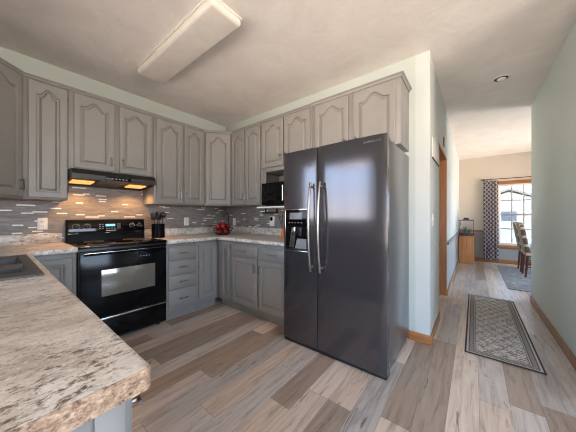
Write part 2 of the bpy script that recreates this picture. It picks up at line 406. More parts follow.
struct(wall_holes(YN - .12, 2.2, 0, ZC, XDR, XDR + .12, [HN2], 'Y').build('wall_nook_side', 'wall', smooth=False))
struct(MB().box(XHR + .12, XDR, 2.2, 2.32, 0, ZC).build('wall_nook_back', 'wall', smooth=False))
HDW = (0.47, 1.62, 0.46, 1.97)
struct(wall_holes(XHL - .12, XDR, 0, ZC, YD, YD + .12, [HDW], 'X').build('wall_dining_far', 'wall_dining', smooth=False))
HSW = (5.35, 7.25, 0.1, 2.1)
struct(wall_holes(4.505, YD + .12, 0, ZC, XDR, XDR + .12, [HSW], 'Y').build('wall_dining_side', 'wall_dining', smooth=False))

def window(n, hole, plane, axis, mat, cols, rows, label, fr=0.05, mun=0.016, depth=0.07, glass='pane'):
    """frame, muntins and pane standing in the wall's hole, at `plane` on the other axis"""
    a0, a1, z0, z1 = hole; e = 0.001; a0 += e; a1 -= e; z0 += e; z1 -= e
    def bx(mb, p0, p1, q0, q1, t0, t1, b=0.003):
        if axis == 'X': mb.box(p0, p1, plane + t0, plane + t1, q0, q1, b)
        else: mb.box(plane + t0, plane + t1, p0, p1, q0, q1, b)
    f = MB()
    bx(f, a0, a0 + fr, z0, z1, -depth / 2, depth / 2); bx(f, a1 - fr, a1, z0, z1, -depth / 2, depth / 2)
    bx(f, a0 + fr, a1 - fr, z0, z0 + fr, -depth / 2, depth / 2); bx(f, a0 + fr, a1 - fr, z1 - fr, z1, -depth / 2, depth / 2)
    fo = struct(f.build('window_%d' % n, mat), label, 'window')
    g = MB()
    for i in range(1, cols):
        x = a0 + fr + (a1 - a0 - 2 * fr) * i / cols; bx(g, x - mun / 2, x + mun / 2, z0 + fr, z1 - fr, -.012, .012, 0.002)
    for j in range(1, rows):
        z = z0 + fr + (z1 - z0 - 2 * fr) * j / rows; w = mun if j * 2 != rows else mun * 2.2
        bx(g, a0 + fr, a1 - fr, z - w / 2, z + w / 2, -.014, .014, 0.002)
    if cols > 1 or rows > 1: g.build('muntins', 'muntin_shaded', fo)
    p = MB(); bx(p, a0 + fr, a1 - fr, z0 + fr, z1 - fr, .016, .02, 0); p.build('pane', glass, fo, smooth=False)
    return fo
w1 = window(1, HDW, YD + .06, 'X', 'trim_white', 5, 4, 'white grid dining window', mun=.022, glass='pane_dim_view')
# oak casing and stool of the dining window
cs = MB()
cs.box(HDW[0] - .07, HDW[1] + .07, YD - .022, YD - .001, HDW[3] - .005, HDW[3] + .075, .004)
cs.box(HDW[0] - .05, HDW[0] + .0, YD - .02, YD - .001, HDW[2], HDW[3] - .006, .004)
cs.box(HDW[1] - .0, HDW[1] + .05, YD - .02, YD - .001, HDW[2], HDW[3] - .006, .004)
cs.box(HDW[0] - .09, HDW[1] + .09, YD - .05, YD - .001, HDW[2] - .075, HDW[2] - .001, .006)
cs.build('casing', 'oak_x', w1)
window(2, HW1, YF - .06, 'X', 'trim_white', 2, 1, 'window over the kitchen sink', glass='pane_dim_sink')
window(3, HN1, YN - .06, 'X', 'trim_white', 3, 1, 'unseen wide window of the breakfast nook, added for daylight')  # unseen opening, put in to let daylight reach the kitchen
window(6, HN2, XDR + .06, 'Y', 'trim_white', 3, 1, 'unseen side window of the breakfast nook, added for daylight')  # unseen opening, put in to brighten the stove wall
window(5, HNL, -.51, 'Y', 'trim_white', 2, 1, 'unseen glazed patio door of the breakfast nook, added for daylight', fr=.08)  # unseen opening, put in to send light towards the hall's right wall
window(4, HSW, XDR + .06, 'Y', 'trim_white', 2, 1, 'side window of the dining room', fr=0.06)

# cased doorway in the hall wall, oak jamb and closed oak door
jm = MB()
jm.box(XHL - .119, XHL - .001, DO1 - .02, DO1 - .001, 0, DZ - .021); jm.box(XHL - .119, XHL - .001, DO0 + .001, DO0 + .02, 0, DZ - .021)
jm.box(XHL - .119, XHL - .001, DO0 + .001, DO1 - .001, DZ - .02, DZ - .001)
d1 = struct(jm.build('door_1', 'oak_v'), 'oak lined doorway in hall wall', 'door')
sl = MB(); sl.box(XHL - .115, XHL - .08, DO0 + .022, DO1 - .022, 0.008, DZ - .022, .003)
for (a, b, c, d) in ((.12, .44, .2, .95), (.52, .84, .2, .95), (.12, .44, 1.1, 1.85), (.52, .84, 1.1, 1.85)):
    sl.box(XHL - .082, XHL - .074, DO0 + a, DO0 + b, c, d, .006)
ds = sl.build('door_panel', 'oak_v', d1)
MB().lathe([(0, 0), (.012, 0), (.012, .03), (.026, .036), (.028, .055), (.018, .066), (0, .068)], mat=Matrix.Translation((XHL - .0795, DO0 + .09, 1.0)) @ Matrix.Rotation(PI / 2, 4, 'Y')).build('door_knob', 'chrome', ds)

# baseboards and rails
def bb(name, x0, x1, y0, y1, h, mat): struct(MB().box(x0, x1, y0, y1, 0.0, h, .004).build(name, mat))
bb('baseboard_right', XHR - .014, XHR - .0005, 2.201, 4.624, .085, 'oak_y')
bb('baseboard_back', -0.50, XHL + .013, YB - .014, YB - .0005, .085, 'oak_x')
bb('baseboard_hall', XHL + .0005, XHL + .013, YB, DO0 - .003, .085, 'oak_y')
bb('baseboard_hall_far', XHL + .0005, XHL + .013, DO1 + .003, 7.28, .085, 'oak_y')
bb('baseboard_dining', 0.02, XDR - .001, YD - .014, YD - .0005, .10, 'oak_x')
struct(MB().box(XHL + .0005, XHL + .024, DO1 + .05, 7.29, 0.745, 0.795, .006).build('trim_1', 'grey_plastic'), 'grey chair rail along hall wall')
struct(MB().box(XHL + .001, HDW[0] - .1, YD - .024, YD - .0005, 0.765, 0.815, .006).build('trim_2', 'oak_x'), 'oak chair rail on dining wall')

# tile backsplash
ZCT = 0.912
bl = MB()
bl.box(XL + .0005, XL + .008, YF + .002, .462, ZCT - .02, 1.327); bl.box(XL + .0005, XL + .008, .462, 1.215, .80, 1.63); bl.box(XL + .0005, XL + .008, 1.215, YB - .0005, ZCT - .02, 1.327)
struct(bl.build('trim_3', 'tile_left', smooth=False), 'linear mosaic tile backsplash behind stove', 'backsplash')
struct(MB().box(XL + .0085, -1.39, YB - .008, YB - .0005, ZCT - .02, 1.327).build('trim_4', 'tile_back', smooth=False), 'linear mosaic tile backsplash beside fridge', 'backsplash')

# ------------------------------------------------------------------ outside the dining window
struct(MB().box(-30, 40, YD + .5, 75, -0.6, -0.5).build('ground', 'snow', smooth=False), 'pale ground outside', 'ground')
def house(x, y, w, d, hw, hr, label):
    t = thing('house', label, 'house', (x, y, -.5))
    mb = MB(); mb.box(-w / 2, w / 2, 0, d, 0, hw); mb.build('wall', 'siding', t, smooth=False)
    mb2 = MB(); mb2.prism([(-w / 2, hw), (w / 2, hw), (0, hr - .2)], .05, .25, AX_Y); mb2.build('gable', 'siding', t, smooth=False)
    e_ = w / 2 + .5; r = MB(); r.prism([(-e_, hw - .2), (0, hr), (e_, hw - .2), (e_, hw + .05), (0, hr + .25), (-e_, hw + .05)], -.5, d + .5, AX_Y)
    r.build('roof', 'roof', t, smooth=False)
    for k in range(3):
        q = MB(); xx = -w / 2 + w * (k + .5) / 3; q.box(xx - .7, xx + .7, -.06, -.005, hw * .35, hw * .75, .02); q.build('window', 'grey_plastic', t)
house(3.4, 40, 9, 7, 3.0, 4.9, 'pale house with grey roof seen through the dining window')
house(-8.5, 50, 10, 8, 3.0, 4.8, 'farther house left of the dining window view')

# ------------------------------------------------------------------ cabinetry
def door_panel(w, h, arch, t=0.022, st=0.055, N=14):
    """raised-panel door, local x 0..w, z 0..h, back at y=0, front at y=-t"""
    bm = bmesh.new()
    def outline(ins, y):
        s = st + ins; x0, x1 = s, w - s; z0 = s; zt = h - s; cx = w / 2; hw = (x1 - x0) / 2
        P = []
        for k in range(N): P.append((x0 + (x1 - x0) * k / N, y, z0))
        zs = zt - arch
        for k in range(N): P.append((x1, y, z0 + (zs - z0) * k / N))
        for k in range(2 * N):
            u = 1 - k / N                                  # 1 -> -1 right to left
            a = abs(u); b = 0.0 if a > 0.78 else 0.5 + 0.5 * math.cos(PI * (a / 0.78) ** 1.15)
            P.append((cx + u * hw, y, zs + arch * b))
        for k in range(N): P.append((x0, y, zs + (z0 - zs) * k / N))
        return P
    def rect(e, y):
        P = []
        for k in range(N): P.append((e + (w - 2 * e) * k / N, y, e))
        for k in range(N): P.append((w - e, y, e + (h - 2 * e) * k / N))
        for k in range(2 * N): P.append((w - e - (w - 2 * e) * k / (2 * N), y, h - e))
        for k in range(N): P.append((e, y, h - e - (h - 2 * e) * k / N))
        return P
    rings = [rect(0, 0), rect(0, -t + .004), rect(.004, -t), outline(-.010, -t), outline(-.003, -t + .003), outline(-.001, -t + .017), outline(.012, -t + .017), outline(.027, -t + .002), outline(.030, -t + .002)]
    V = [[bm.verts.new(p) for p in r] for r in rings]
    for a, b in zip(V, V[1:]):
        n = len(a)
        for k in range(n): bm.faces.new((a[k], a[(k + 1) % n], b[(k + 1) % n], b[k]))
    bm.faces.new(V[0][::-1]); bm.faces.new(V[-1])
    bmesh.ops.triangulate(bm, faces=[f for f in bm.faces if len(f.verts) > 4])
    mb = MB(); mb.bm.free(); mb.bm = bm; return mb
def drawer_front(w, h, t=0.02):
    mb = MB(); mb.box(0, w, -t, 0, 0, h, .005); mb.box(.016, w - .016, -t - .003, -t + .001, .016, h - .016, .003); return mb
def pull(L, r=0.0048, off=0.028):
    mb = MB(); h = L / 2
    mb.tube([(-h, -off, 0), (-h * .5, -off - .003, 0), (h * .5, -off - .003, 0), (h, -off, 0)], r, 8)
    for s in (-1, 1): mb.tube([(s * h * .72, 0, 0), (s * h * .72, -off - .002, 0)], r * .9, 8)
    return mb
def add_door(parent, x0, x1, z0, z1, arch, handle=None, hx=None, y=0.0, hl=0.10, hinges=None):
    d = door_panel(x1 - x0, z1 - z0, arch).build('door', 'cab', parent, (x0, y - .003, z0), ang=14)
    w = x1 - x0
    if handle:
        x = .028 if handle[0] == 'l' else w - .028
        z = .05 + hl / 2 if handle[1] == 'b' else (z1 - z0) - .05 - hl / 2
        pull(hl).build('handle', 'nickel', d, (x, -.022, z), (0, R(90), 0))
    if hinges:
        for z in (.09, z1 - z0 - .09):
            q = MB(); q.tube([(0, -.008, -.025), (0, -.008, .025)], .0045, 8)
            q.build('hinge', 'nickel', d, (-.006 if hinges == 'l' else w + .006, -.004, z))
    return d
def add_drawer(parent, x0, x1, z0, z1, y=0.0, hl=0.10):
    d = drawer_front(x1 - x0, z1 - z0).build('drawer', 'cab', parent, (x0, y, z0))
    pull(hl).build('handle', 'nickel', d, ((x1 - x0) / 2, -.023, (z1 - z0) / 2)); return d
def crown(parent, w, d, z, proj, left=False, right=False):
    prof = [(0, 0), (-.008, 0), (-.012, .008), (-proj * .6, .016), (-proj, .024), (-proj, .032), (0, .032)]
    mb = MB()
    m = Matrix(((0, 0, 1, 0), (1, 0, 0, 0), (0, 1, 0, z), (0, 0, 0, 1)))
    if not right: mb.prism(prof, 0, w, m)
    else:
        # mitred front run plus return along the right side
        bm = mb.bm; n = len(prof)
        A = [bm.verts.new((0, p[0], z + p[1])) for p in prof]
        B = [bm.verts.new((w - p[0], p[0], z + p[1])) for p in prof]
        C_ = [bm.verts.new((w - p[0], d, z + p[1])) for p in prof]
        for P, Q in ((A, B), (B, C_)):
            for i in range(n): bm.faces.new((P[i], P[(i + 1) % n], Q[(i + 1) % n], Q[i]))
        bm.faces.new(A[::-1]); bm.faces.new(C_)
    return mb.build('crown', 'cab', parent, smooth=False)
def wall_cab(label, loc, rz, w, z0, z1, doors, depth=0.329, crown_proj=0.018, right_ret=False, group='grey arched-door wall cabinets'):
    t = thing('wall_cabinet', label, 'cabinet', (*loc, z0), rz, group)
    MB().box(.0006, w - .0006, 0, depth, 0, z1 - z0, .002).build('body', 'cab', t)
    for d in doors: add_door(t, d[0], d[1], d[2] - z0, d[3] - z0, d[4], *d[5:])
    crown(t, w, depth, z1 - z0 - .002, crown_proj, right=right_ret)
    return t
Z0, Z1 = 1.327, 2.37
UD = (1.343, 2.352)
XU, YU = XL + .33, YB - .33          # faces of the wall cabinets: -3.0 and 2.17
wall_cab('single-door grey wall cabinet left of the range hood', (XU, .172), PI / 2, .283, Z0, Z1, [(.028, .275, *UD, .055, None, None, 0.0, .1, 'r')])
wall_cab('short double-door grey wall cabinet above the range hood', (XU, .456), PI / 2, .753, 1.622, Z1, [(.038, .358, 1.644, 2.352, .055, 'rb'), (.404, .726, 1.644, 2.352, .055, 'lb')])
wall_cab('double-door grey wall cabinet right of the range hood', (XU, 1.21), PI / 2, .665, Z0, Z1, [(.026, .344, *UD, .055, 'rb'), (.372, .652, *UD, .055, 'lb')])
wall_cab('double-door grey wall cabinet between the corner cabinet and the microwave', (-2.742, YU), 0, .597, Z0, Z1, [(.012, .285, *UD, .055, 'rb'), (.303, .585, *UD, .055, 'lb')])
# diagonal corner cabinets
def corner_cab(label, p0, p1, corner, inv):
    ang = math.atan2(p1[1] - p0[1], p1[0] - p0[0]); L = math.hypot(p1[0] - p0[0], p1[1] - p0[1])
    t = thing('corner_wall_cabinet', label, 'cabinet', (p0[0], p0[1], Z0), ang, 'grey arched-door wall cabinets')
    def loc(p):
        dx, dy = p[0] - p0[0], p[1] - p0[1]; return (dx * math.cos(-ang) - dy * math.sin(-ang), dx * math.sin(-ang) + dy * math.cos(-ang))
    poly = [loc(p) for p in corner]
    MB().prism(poly, 0, Z1 - Z0, b=.002).build('body', 'cab', t)
    add_door(t, .028, L - .022, UD[0] - Z0, UD[1] - Z0, .06, 'rb' if inv else 'lb')
    crown(t, L, .3, Z1 - Z0 - .002, .018)
    return t
e = .0008
corner_cab('diagonal grey wall cabinet in the corner between stove wall and fridge wall', (XU, 1.876), (-2.744, YU), [(XU, 1.876), (-2.744, YU), (-2.744, YB - e), (XL + e, YB - e), (XL + e, 1.876)], False)
corner_cab('diagonal grey wall cabinet at the left edge over the sink corner', (-2.70, -.13), (XU, .170), [(-2.70, -.13), (XU, .170), (XL + e, .170), (XL + e, YF + e), (-2.70, YF + e)], True)
# cabinet over the microwave, with open niche and shelf
t = thing('wall_cabinet', 'grey wall cabinet with open microwave shelf, left of the fridge', 'cabinet', (-2.144, YU, 1.275), 0, 'grey arched-door wall cabinets')
w = .768; z = lambda q: q - 1.275
mb = MB(); mb.box(.0006, w - .0006, 0, .329, z(1.735), z(Z1), .002); mb.build('body', 'cab', t)
mb = MB(); mb.box(.0006, .018, 0, .329, z(1.297), z(1.734), .001); mb.box(w - .018, w - .0006, 0, .329, z(1.297), z(1.734), .001)
mb.box(.018, .075, 0, .018, z(1.297), z(1.734), .001); mb.box(w - .075, w - .018, 0, .018, z(1.297), z(1.734), .001); mb.box(.018, w - .018, .32, .329, z(1.297), z(1.734)); mb.build('niche_panel', 'cab', t)
MB().box(.03, w - .0006, -.12, .329, 0, .021, .006).build('shelf', 'trim_white', t)
add_door(t, .024, .368, z(1.785), z(2.352), .055, 'rb', hl=.085); add_door(t, .388, .744, z(1.785), z(2.352), .055, 'lb', hl=.085)
crown(t, w, .329, z(Z1) - .002, .018)
wall_cab('grey double-door wall cabinet above the refrigerator', (-1.375, YU), 0, .885, 1.80, Z1, [(.045, .418, 1.815, 2.352, .06, 'rb', None, 0.0, .06), (.470, .845, 1.815, 2.352, .06, 'lb', None, 0.0, .06)], crown_proj=.026, right_ret=True)

def base_cab(label, loc, rz, w, depth, doors=(), drawers=(), hollow=False):
    t = thing('base_cabinet', label, 'cabinet', (*loc, 0), rz, 'grey base cabinets')
    q = MB()
    if not hollow: q.box(.0006, w - .0006, 0, depth, .1, .870, .002)
    else:
        for b in ((.0006, .018, 0, depth, .1, .87), (w - .018, w - .0006, 0, depth, .1, .87), (.018, w - .018, depth - .01, depth, .1, .87), (.018, w - .018, 0, depth - .01, .1, .118), (.018, w - .018, 0, .004, .118, .87)): q.box(*b)
    q.build('body', 'cab', t)
    MB().box(.0006, w - .0006, .065, depth - .05, 0.0, .1).build('toe_kick', 'cab', t, smooth=False)
    for d in doors: add_door(t, *d)
    for d in drawers: add_drawer(t, *d)
    return t
XB, YBF = -2.667, 1.870
DB = XB - XL - .0005
base_cab('grey base cabinet door left of the stove, beside the sink counter', (XB, .168), PI / 2, .290, DB, [(.035, .262, .14, .83, .0)])
base_cab('grey four-drawer base cabinet right of the stove', (XB, 1.202), PI / 2, .368, DB, drawers=[(.020, .350, .683, .833), (.020, .350, .521, .672), (.020, .350, .36, .505), (.020, .350, .135, .343)])
base_cab('narrow grey base cabinet door in the corner right of the four drawers', (XB, 1.571), PI / 2, .298, DB, [(.018, .272, .16, .825, 0)])
DF = YB - .0005 - YBF
base_cab('narrow grey corner base cabinet left of the two-drawer base cabinet', (-2.6665, YBF), 0, .291, DF, [(.12, .272, .138, .825, 0)])
base_cab('wide grey base cabinet with two drawers and two doors left of the fridge', (-2.375, YBF), 0, .93, DF,
         [(.028, .468, .138, .688, 0, 'rt'), (.500, .915, .138, .688, 0, 'lt')], [(.028, .468, .705, .825), (.500, .915, .705, .825)])
base_cab('grey sink base cabinet under the black sink', (-1.40, .148), PI, 1.20, .62, [(.02, .59, .138, .825, 0, 'rt'), (.61, 1.18, .138, .825, 0, 'lt')], hollow=True)
pc = base_cab('grey peninsula end cabinet under the near counter corner', (-.478, .148), PI, .921, .62,
         [(.03, .25, .138, .69, 0), (.29, .89, .138, .69, 0, 'lt')], [(.03, .25, .715, .85, 0.0, .12), (.29, .89, .715, .85)])
q = MB(); q.box(-.006, .0004, .002, .045, .1, .870, .002); q.box(-.004, .0004, .049, .618, .1, .870, .001); q.build('end_panel', 'cab', pc)

# ------------------------------------------------------------------ countertops
def counter(name, label, xs, ys, inside, open_edges, round_at=None, th=.04):
    t = thing(name, label, 'countertop', (0, 0, ZCT - th))
    bm = bmesh.new(); V = {}
    def vt(i, j):
        if (i, j) not in V: V[i, j] = bm.verts.new((xs[i], ys[j], th))
        return V[i, j]
    for i in range(len(xs) - 1):
        for j in range(len(ys) - 1):
            if inside((xs[i] + xs[i + 1]) / 2, (ys[j] + ys[j + 1]) / 2): bm.faces.new((vt(i, j), vt(i + 1, j), vt(i + 1, j + 1), vt(i, j + 1)))
    r = bmesh.ops.extrude_face_region(bm, geom=bm.faces[:])
    for v in [g for g in r['geom'] if isinstance(g, bmesh.types.BMVert)]: v.co.z = 0
    bmesh.ops.recalc_face_normals(bm, faces=bm.faces[:])
    if round_at:
        ed = [x for x in bm.edges if all((v.co.xy - Vector(round_at)).length < 1e-4 for v in x.verts)]
        bmesh.ops.bevel(bm, geom=ed, offset=.016, segments=4, profile=.5, affect='EDGES')
    ed = []
    for x in bm.edges:
        if len(x.link_faces) != 2 or abs(x.verts[0].co.z - x.verts[1].co.z) > 1e-4: continue
        n = sorted(abs(f.normal.z) for f in x.link_faces)
        if n[0] < .5 and n[1] > .5 and open_edges(*((x.verts[0].co + x.verts[1].co) / 2).xy): ed.append(x)
    bmesh.ops.bevel(bm, geom=ed, offset=.009, segments=3, profile=.5, affect='EDGES')
    mb = MB(); mb.bm.free(); mb.bm = bm; mb.build('slab', 'granite', t); return t
SX0, SX1, SY0, SY1 = -2.35, -1.535, -.37, .136       # sink cut-out
cl = counter('countertop', 'granite-look countertop with the sink, running along the left into the peninsula', [XL + .009, -2.615, SX0, SX1, -.454], [YF + .001, SY0, SY1, .182, .459],
        lambda x, y: (y < .182 or x < -2.615) and not (SX0 < x < SX1 and SY0 < y < SY1),
        lambda x, y: not (x < -3.3 or y < -.48 or y > .455 or x > -.459 or (SX0 - .001 < x < SX1 + .001 and SY0 - .001 < y < SY1 + .001)), (-.454, .182))
cq = MB(); arc = [(-.470 + r_ * math.cos(R(a)), .166 + r_ * math.sin(R(a))) for r_, aa in ((.0178, range(0, 91, 15)), (.0162, range(90, -1, -15))) for a in aa]
cq.prism([(-.4522, YF + .001)] + arc + [(-.4538, YF + .001)], .0006, .0396); cq.build('end_cap', 'granite_edge', cl)
cr = counter('countertop', 'granite-look countertop in the corner between stove and fridge', [XL + .009, -2.615, -1.438], [1.2015, 1.826, YB - .009],
        lambda x, y: x < -2.615 or y > 1.826, lambda x, y: (x > -2.62 and y < 1.83))
def lip(t, *b): MB().box(*b, .0402, .135, .004).build('backsplash_lip', 'granite', t)
lip(cl, XL + .0085, XL + .030, YF + .025, .457)
lip(cr, XL + .0085, XL + .030, 1.2035, YB - .032); lip(cr, XL + .0085, -1.44, YB - .030, YB - .0085)

# ------------------------------------------------------------------ sink
sk = thing('kitchen_sink', 'black double-bowl drop-in sink in the left counter', 'sink', (0, 0, ZCT + .0005))
def rect_ring(bm, x0, x1, y0, y1, z): return [bm.verts.new(p) for p in ((x0, y0, z), (x1, y0, z), (x1, y1, z), (x0, y1, z))]
mb = MB()
X0, X1, Y0, Y1 = SX0 - .015, SX1 + .015, SY0 - .015, SY1 + .015
BW = [(X0 + .045, -1.945), (-1.905, X1 - .115)]; BY = (SY0 + .07, Y1 - .04)
xs = [X0, BW[0][0], BW[0][1], BW[1][0], BW[1][1], X1]; ys = [Y0, BY[0], BY[1], Y1]
for i in range(5):
    for j in range(3):
        if j == 1 and i in (1, 3): continue
        zt = .010
        v = [mb.bm.verts.new(p) for p in ((xs[i], ys[j], zt), (xs[i + 1], ys[j], zt), (xs[i + 1], ys[j + 1], zt), (xs[i], ys[j + 1], zt))]
        mb.bm.faces.new(v)
bmesh.ops.remove_doubles(mb.bm, verts=mb.bm.verts[:], dist=1e-5)
be = [x for x in mb.bm.edges if len(x.link_faces) == 1]
oe = [x for x in be if all(abs(v.co.x - X0) < 1e-4 or abs(v.co.x - X1) < 1e-4 or abs(v.co.y - Y0) < 1e-4 or abs(v.co.y - Y1) < 1e-4 for v in x.verts)]
r = bmesh.ops.extrude_edge_only(mb.bm, edges=oe)
for v in [g for g in r['geom'] if isinstance(g, bmesh.types.BMVert)]: v.co.z = 0.0006
mb.build('rim', 'sink', sk, smooth=False)
for (a, b) in BW:
    q = MB(); bm = q.bm
    rg = [rect_ring(bm, a, b, BY[0], BY[1], .010), rect_ring(bm, a + .008, b - .008, BY[0] + .008, BY[1] - .008, -.01), rect_ring(bm, a + .014, b - .014, BY[0] + .014, BY[1] - .014, -.2)]
    for P, Q in zip(rg, rg[1:]):
        for k in range(4): bm.faces.new((P[k], P[(k + 1) % 4], Q[(k + 1) % 4], Q[k]))
    bm.faces.new(rg[-1]); bo = q.build('bowl', 'sink', sk, smooth=False)
    MB().lathe([(0, .003), (.03, .003), (.042, .0), (.045, .004), (.04, .006), (0, .004)], ((a + b) / 2, (BY[0] + BY[1]) / 2, -.199), 20).build('drain', 'chrome', bo)

# ------------------------------------------------------------------ stove (local x along the wall, front towards -y)
sv = thing('stove', 'black freestanding electric stove with glass cooktop between the cabinets', 'stove', (-2.655, .466, 0), PI / 2)
SW = .733; SD = .655
MB().box(.001, SW - .001, 0, SD, .03, .895, .004).build('body', 'black_satin', sv)
q = MB()
for x in (.06, SW - .06):
    for y in (.06, SD - .08): MB().tube([(x, y, 0), (x, y, .031)], .018, 10).build('foot', 'dark_slot', sv)

ct = MB(); ct.box(-.004 + .004, SW, -.022, SD - .07, .893, .918, .007); ct = ct.build('cooktop', 'black_glass', sv)
for (x, y, r_) in ((.2, .15, .105), (.56, .15, .085), (.2, .42, .08), (.56, .42, .1)):
    MB().lathe([(r_ - .003, .0), (r_, .0006), (r_ + .002, .0)], (x, y, .9182), 40).build('burner_ring', 'grey_plastic', ct)
# backguard, leaning slightly back
bgp = [(SD - .085, .918), (SD - .075, .998), (SD - .085, 1.0), (SD - .062, 1.135), (SD - .05, 1.142), (SD, 1.142), (SD, .90), (SD - .085, .90)]
bgm = MB(); bgm.prism(bgp, .016, SW - .002, AX_X, .003); bgo = bgm.build('backguard', 'black_matte', sv)
nrm = math.atan2(.023, .135)
def on_guard(x, zz, off=0.0):
    k = (zz - 1.0) / .135; return (x, SD - .085 + .023 * k - off, zz)
q = MB(); q.box(.024, SW - .010, -.002, .001, 0, .128, .003)
gp = q.build('control_panel', 'black_glass', bgo, on_guard(0, 1.003, .003), (-nrm, 0, 0))
for x in (.085, .175, .595, .675):
    kq = MB(); kq.lathe([(0, .026), (.014, .026), (.019, .022), (.021, .0), (0, 0)], mat=Matrix.Rotation(PI / 2, 4, 'X'), seg=20); kq.box(-.003, .003, -.034, -.02, -.017, .017, .001)
    kb = kq.build('knob', 'black_satin', gp, (x, -.003, .066))
    sc = MB()
    for a in range(9):
        an = R(-135 + a * 33.75); sc.box(-.0016, .0016, -.0005, .0005, .025, .031, mat=Matrix.Translation((0, -.0005, 0)) @ Matrix.Rotation(an, 4, 'Y'))
    sc.build('dial_mark', 'white_plastic', kb, smooth=False)
MB().box(.335, .425, -.004, -.002, .062, .088, .001).build('clock_display', 'lcd', gp)
for i, (x, z_) in enumerate([(.285, .085), (.31, .085), (.285, .062), (.31, .062), (.285, .04), (.31, .04), (.345, .04), (.37, .04), (.395, .04), (.42, .04), (.45, .085), (.47, .085), (.45, .062), (.47, .062), (.45, .04), (.47, .04)]):
    MB().box(x - .008, x + .008, -.0035, -.002, z_ - .004, z_ + .004, .001).build('button', 'grey_plastic', gp)
MB().box(.336, .43, -.0032, -.0022, .012, .019).build('badge', 'chrome', gp, smooth=False)
for a_, b_ in ((.02, .10), (.33, .37), (.62, .71)): MB().box(a_, b_, SD - .0885, SD - .086, .993, .998).build('vent_trim', 'chrome', bgo, smooth=False)
# oven door
od = MB(); od.box(.006, SW - .006, -.024, -.001, .262, .872, .006); od = od.build('oven_door', 'black_gloss', sv)
q = MB(); q.box(.155, .61, -.0262, -.0235, .45, .69, .002); q.build('window', 'oven_glass', od)
q = MB(); q.tube([(.03, -.062, .846), (SW - .03, -.062, .846)], .0115, 12)
for x in (.05, SW - .05): q.box(x - .012, x + .012, -.062, -.02, .836, .856, .003)
q.build('handle', 'black_gloss', od)
MB().box(.03, SW - .03, -.071, -.064, .852, .857, .001).build('handle_trim', 'chrome', od)
for i in range(4): MB().box(.47 + i * .025, .482 + i * .025, -.0255, -.0235, .775, .783).build('badge', 'grey_plastic', od, smooth=False)
dr = MB(); dr.box(.006, SW - .006, -.02, -.001, .05, .238, .006); dr = dr.build('storage_drawer', 'black_gloss', sv)
q = MB(); q.box(.004, SW - .004, -.032, -.001, .240, .256, .003); q.build('handle', 'chrome', dr)

# ------------------------------------------------------------------ range hood
hd = thing('range_hood', 'black under-cabinet range hood with lit lamps over the stove', 'range hood', (XL + .0085, .458, 1.475), PI / 2)
HWD = .718; HDp = .465        # local: wall at y=0, front at y=-HDp
q = MB()
pf = [(-HDp, .055), (-HDp, .100), (-HDp + .03, .146), (0, .146), (0, .02), (-.004, .02), (-.004, .13), (-HDp + .03, .130), (-HDp + .012, .098), (-HDp + .012, .055)]
q.prism(pf, .006, HWD - .006, AX_X)
sidep = [(-HDp, .055), (-HDp, .100), (-HDp + .03, .146), (0, .146), (0, .02), (-.02, .02)]
q.prism(sidep, .0, .006, AX_X); q.prism(sidep, HWD - .006, HWD, AX_X)
q.build('canopy', 'black_satin', hd, smooth=False)
sl_ = math.atan2(.035, HDp)
def under(x0, x1, name, mat, y0=-.43, y1=-.06, h=.006, dz=.0):
    a = MB(); a.box(x0, x1, y0, y1, -h, 0, .002)
    o = a.build(name, mat, hd, (0, 0, .034 + dz), (sl_ * -1, 0, 0)); return o
under(.008, HWD - .008, 'underside_pan', 'black_satin', -.453, -.022, .004, .006)
under(.235, .46, 'grease_filter', 'filter', -.43, -.06)
for x0, x1 in ((.03, .20), (.51, .68)):
    lm = under(x0, x1, 'lamp_lens', 'lamp_glow', -.30, -.14, .010)
q = MB(); q.box(.25, .47, -HDp - .004, -HDp + .001, .064, .098, .002); sw = q.build('switch_strip', 'black_gloss', hd)
for i in range(5): MB().box(.30 + i * .03, .316 + i * .03, -HDp - .007, -HDp - .003, .074, .086, .001).build('switch', 'grey_plastic', sw)
for x in (.115, .595):
    l = bpy.data.lights.new('hood_lamp', 'SPOT'); l.energy = 4; l.color = (1.0, 0.52, 0.2); l.spot_size = R(150); l.spot_blend = 0.6; l.shadow_soft_size = 0.03
    o = bpy.data.objects.new('hood_lamp', l); COL.objects.link(o); o.parent = hd; o.location = (x, -.2, .012)

# ------------------------------------------------------------------ refrigerator
FX0, FX1, FYF = -1.428, -.482, 1.735
fr = thing('refrigerator', 'black stainless side-by-side refrigerator with ice dispenser', 'refrigerator', (FX0, FYF, 0), 0)
FW = FX1 - FX0; SPL = .373
MB().box(.004, FW - .004, .072, .735, .04, 1.745, .006).build('body', 'steel_side', fr)
q = MB(); q.box(.004, FW - .004, .012, .10, .006, .034, .006)
q.build('base_grille', 'black_satin', fr)
for x in (.05, FW - .05):
    for y in (.09, .66): MB().tube([(x, y, 0), (x, y, .045)], .02, 10).build('foot', 'dark_slot', fr)
def fdoor(x0, x1, label=None):
    # slightly bowed front, rounded vertical edges
    w = x1 - x0; n = 14; pr = [(0, .062)]
    for k in range(n + 1):
        u = k / n; y = 0.0 + .007 * (2 * u - 1) ** 2
        if k == 0 or k == n: y += .006
        pr.append((u * w, y))
    pr.append((w, .062))
    m_ = MB(); m_.prism(pr, .038, 1.772); o = m_.build('door', 'steel_black', fr, (x0, 0, 0), ang=50); return o
dl = fdoor(0, SPL - .004); drr = fdoor(SPL + .004, FW)
def fhandle(parent, x):
    zs = [.705 + (1.465 - .705) * k / 16 for k in range(17)]
    q = MB(); q.tube([(x, -.032 - .036 * math.sin(PI * k / 16) ** .7, z_) for k, z_ in enumerate(zs)], .0105, 12)
    for z_ in (.74, 1.43): q.tube([(x, .006, z_), (x, -.044, z_)], .011, 12)
    q.build('handle', 'handle_steel', parent)
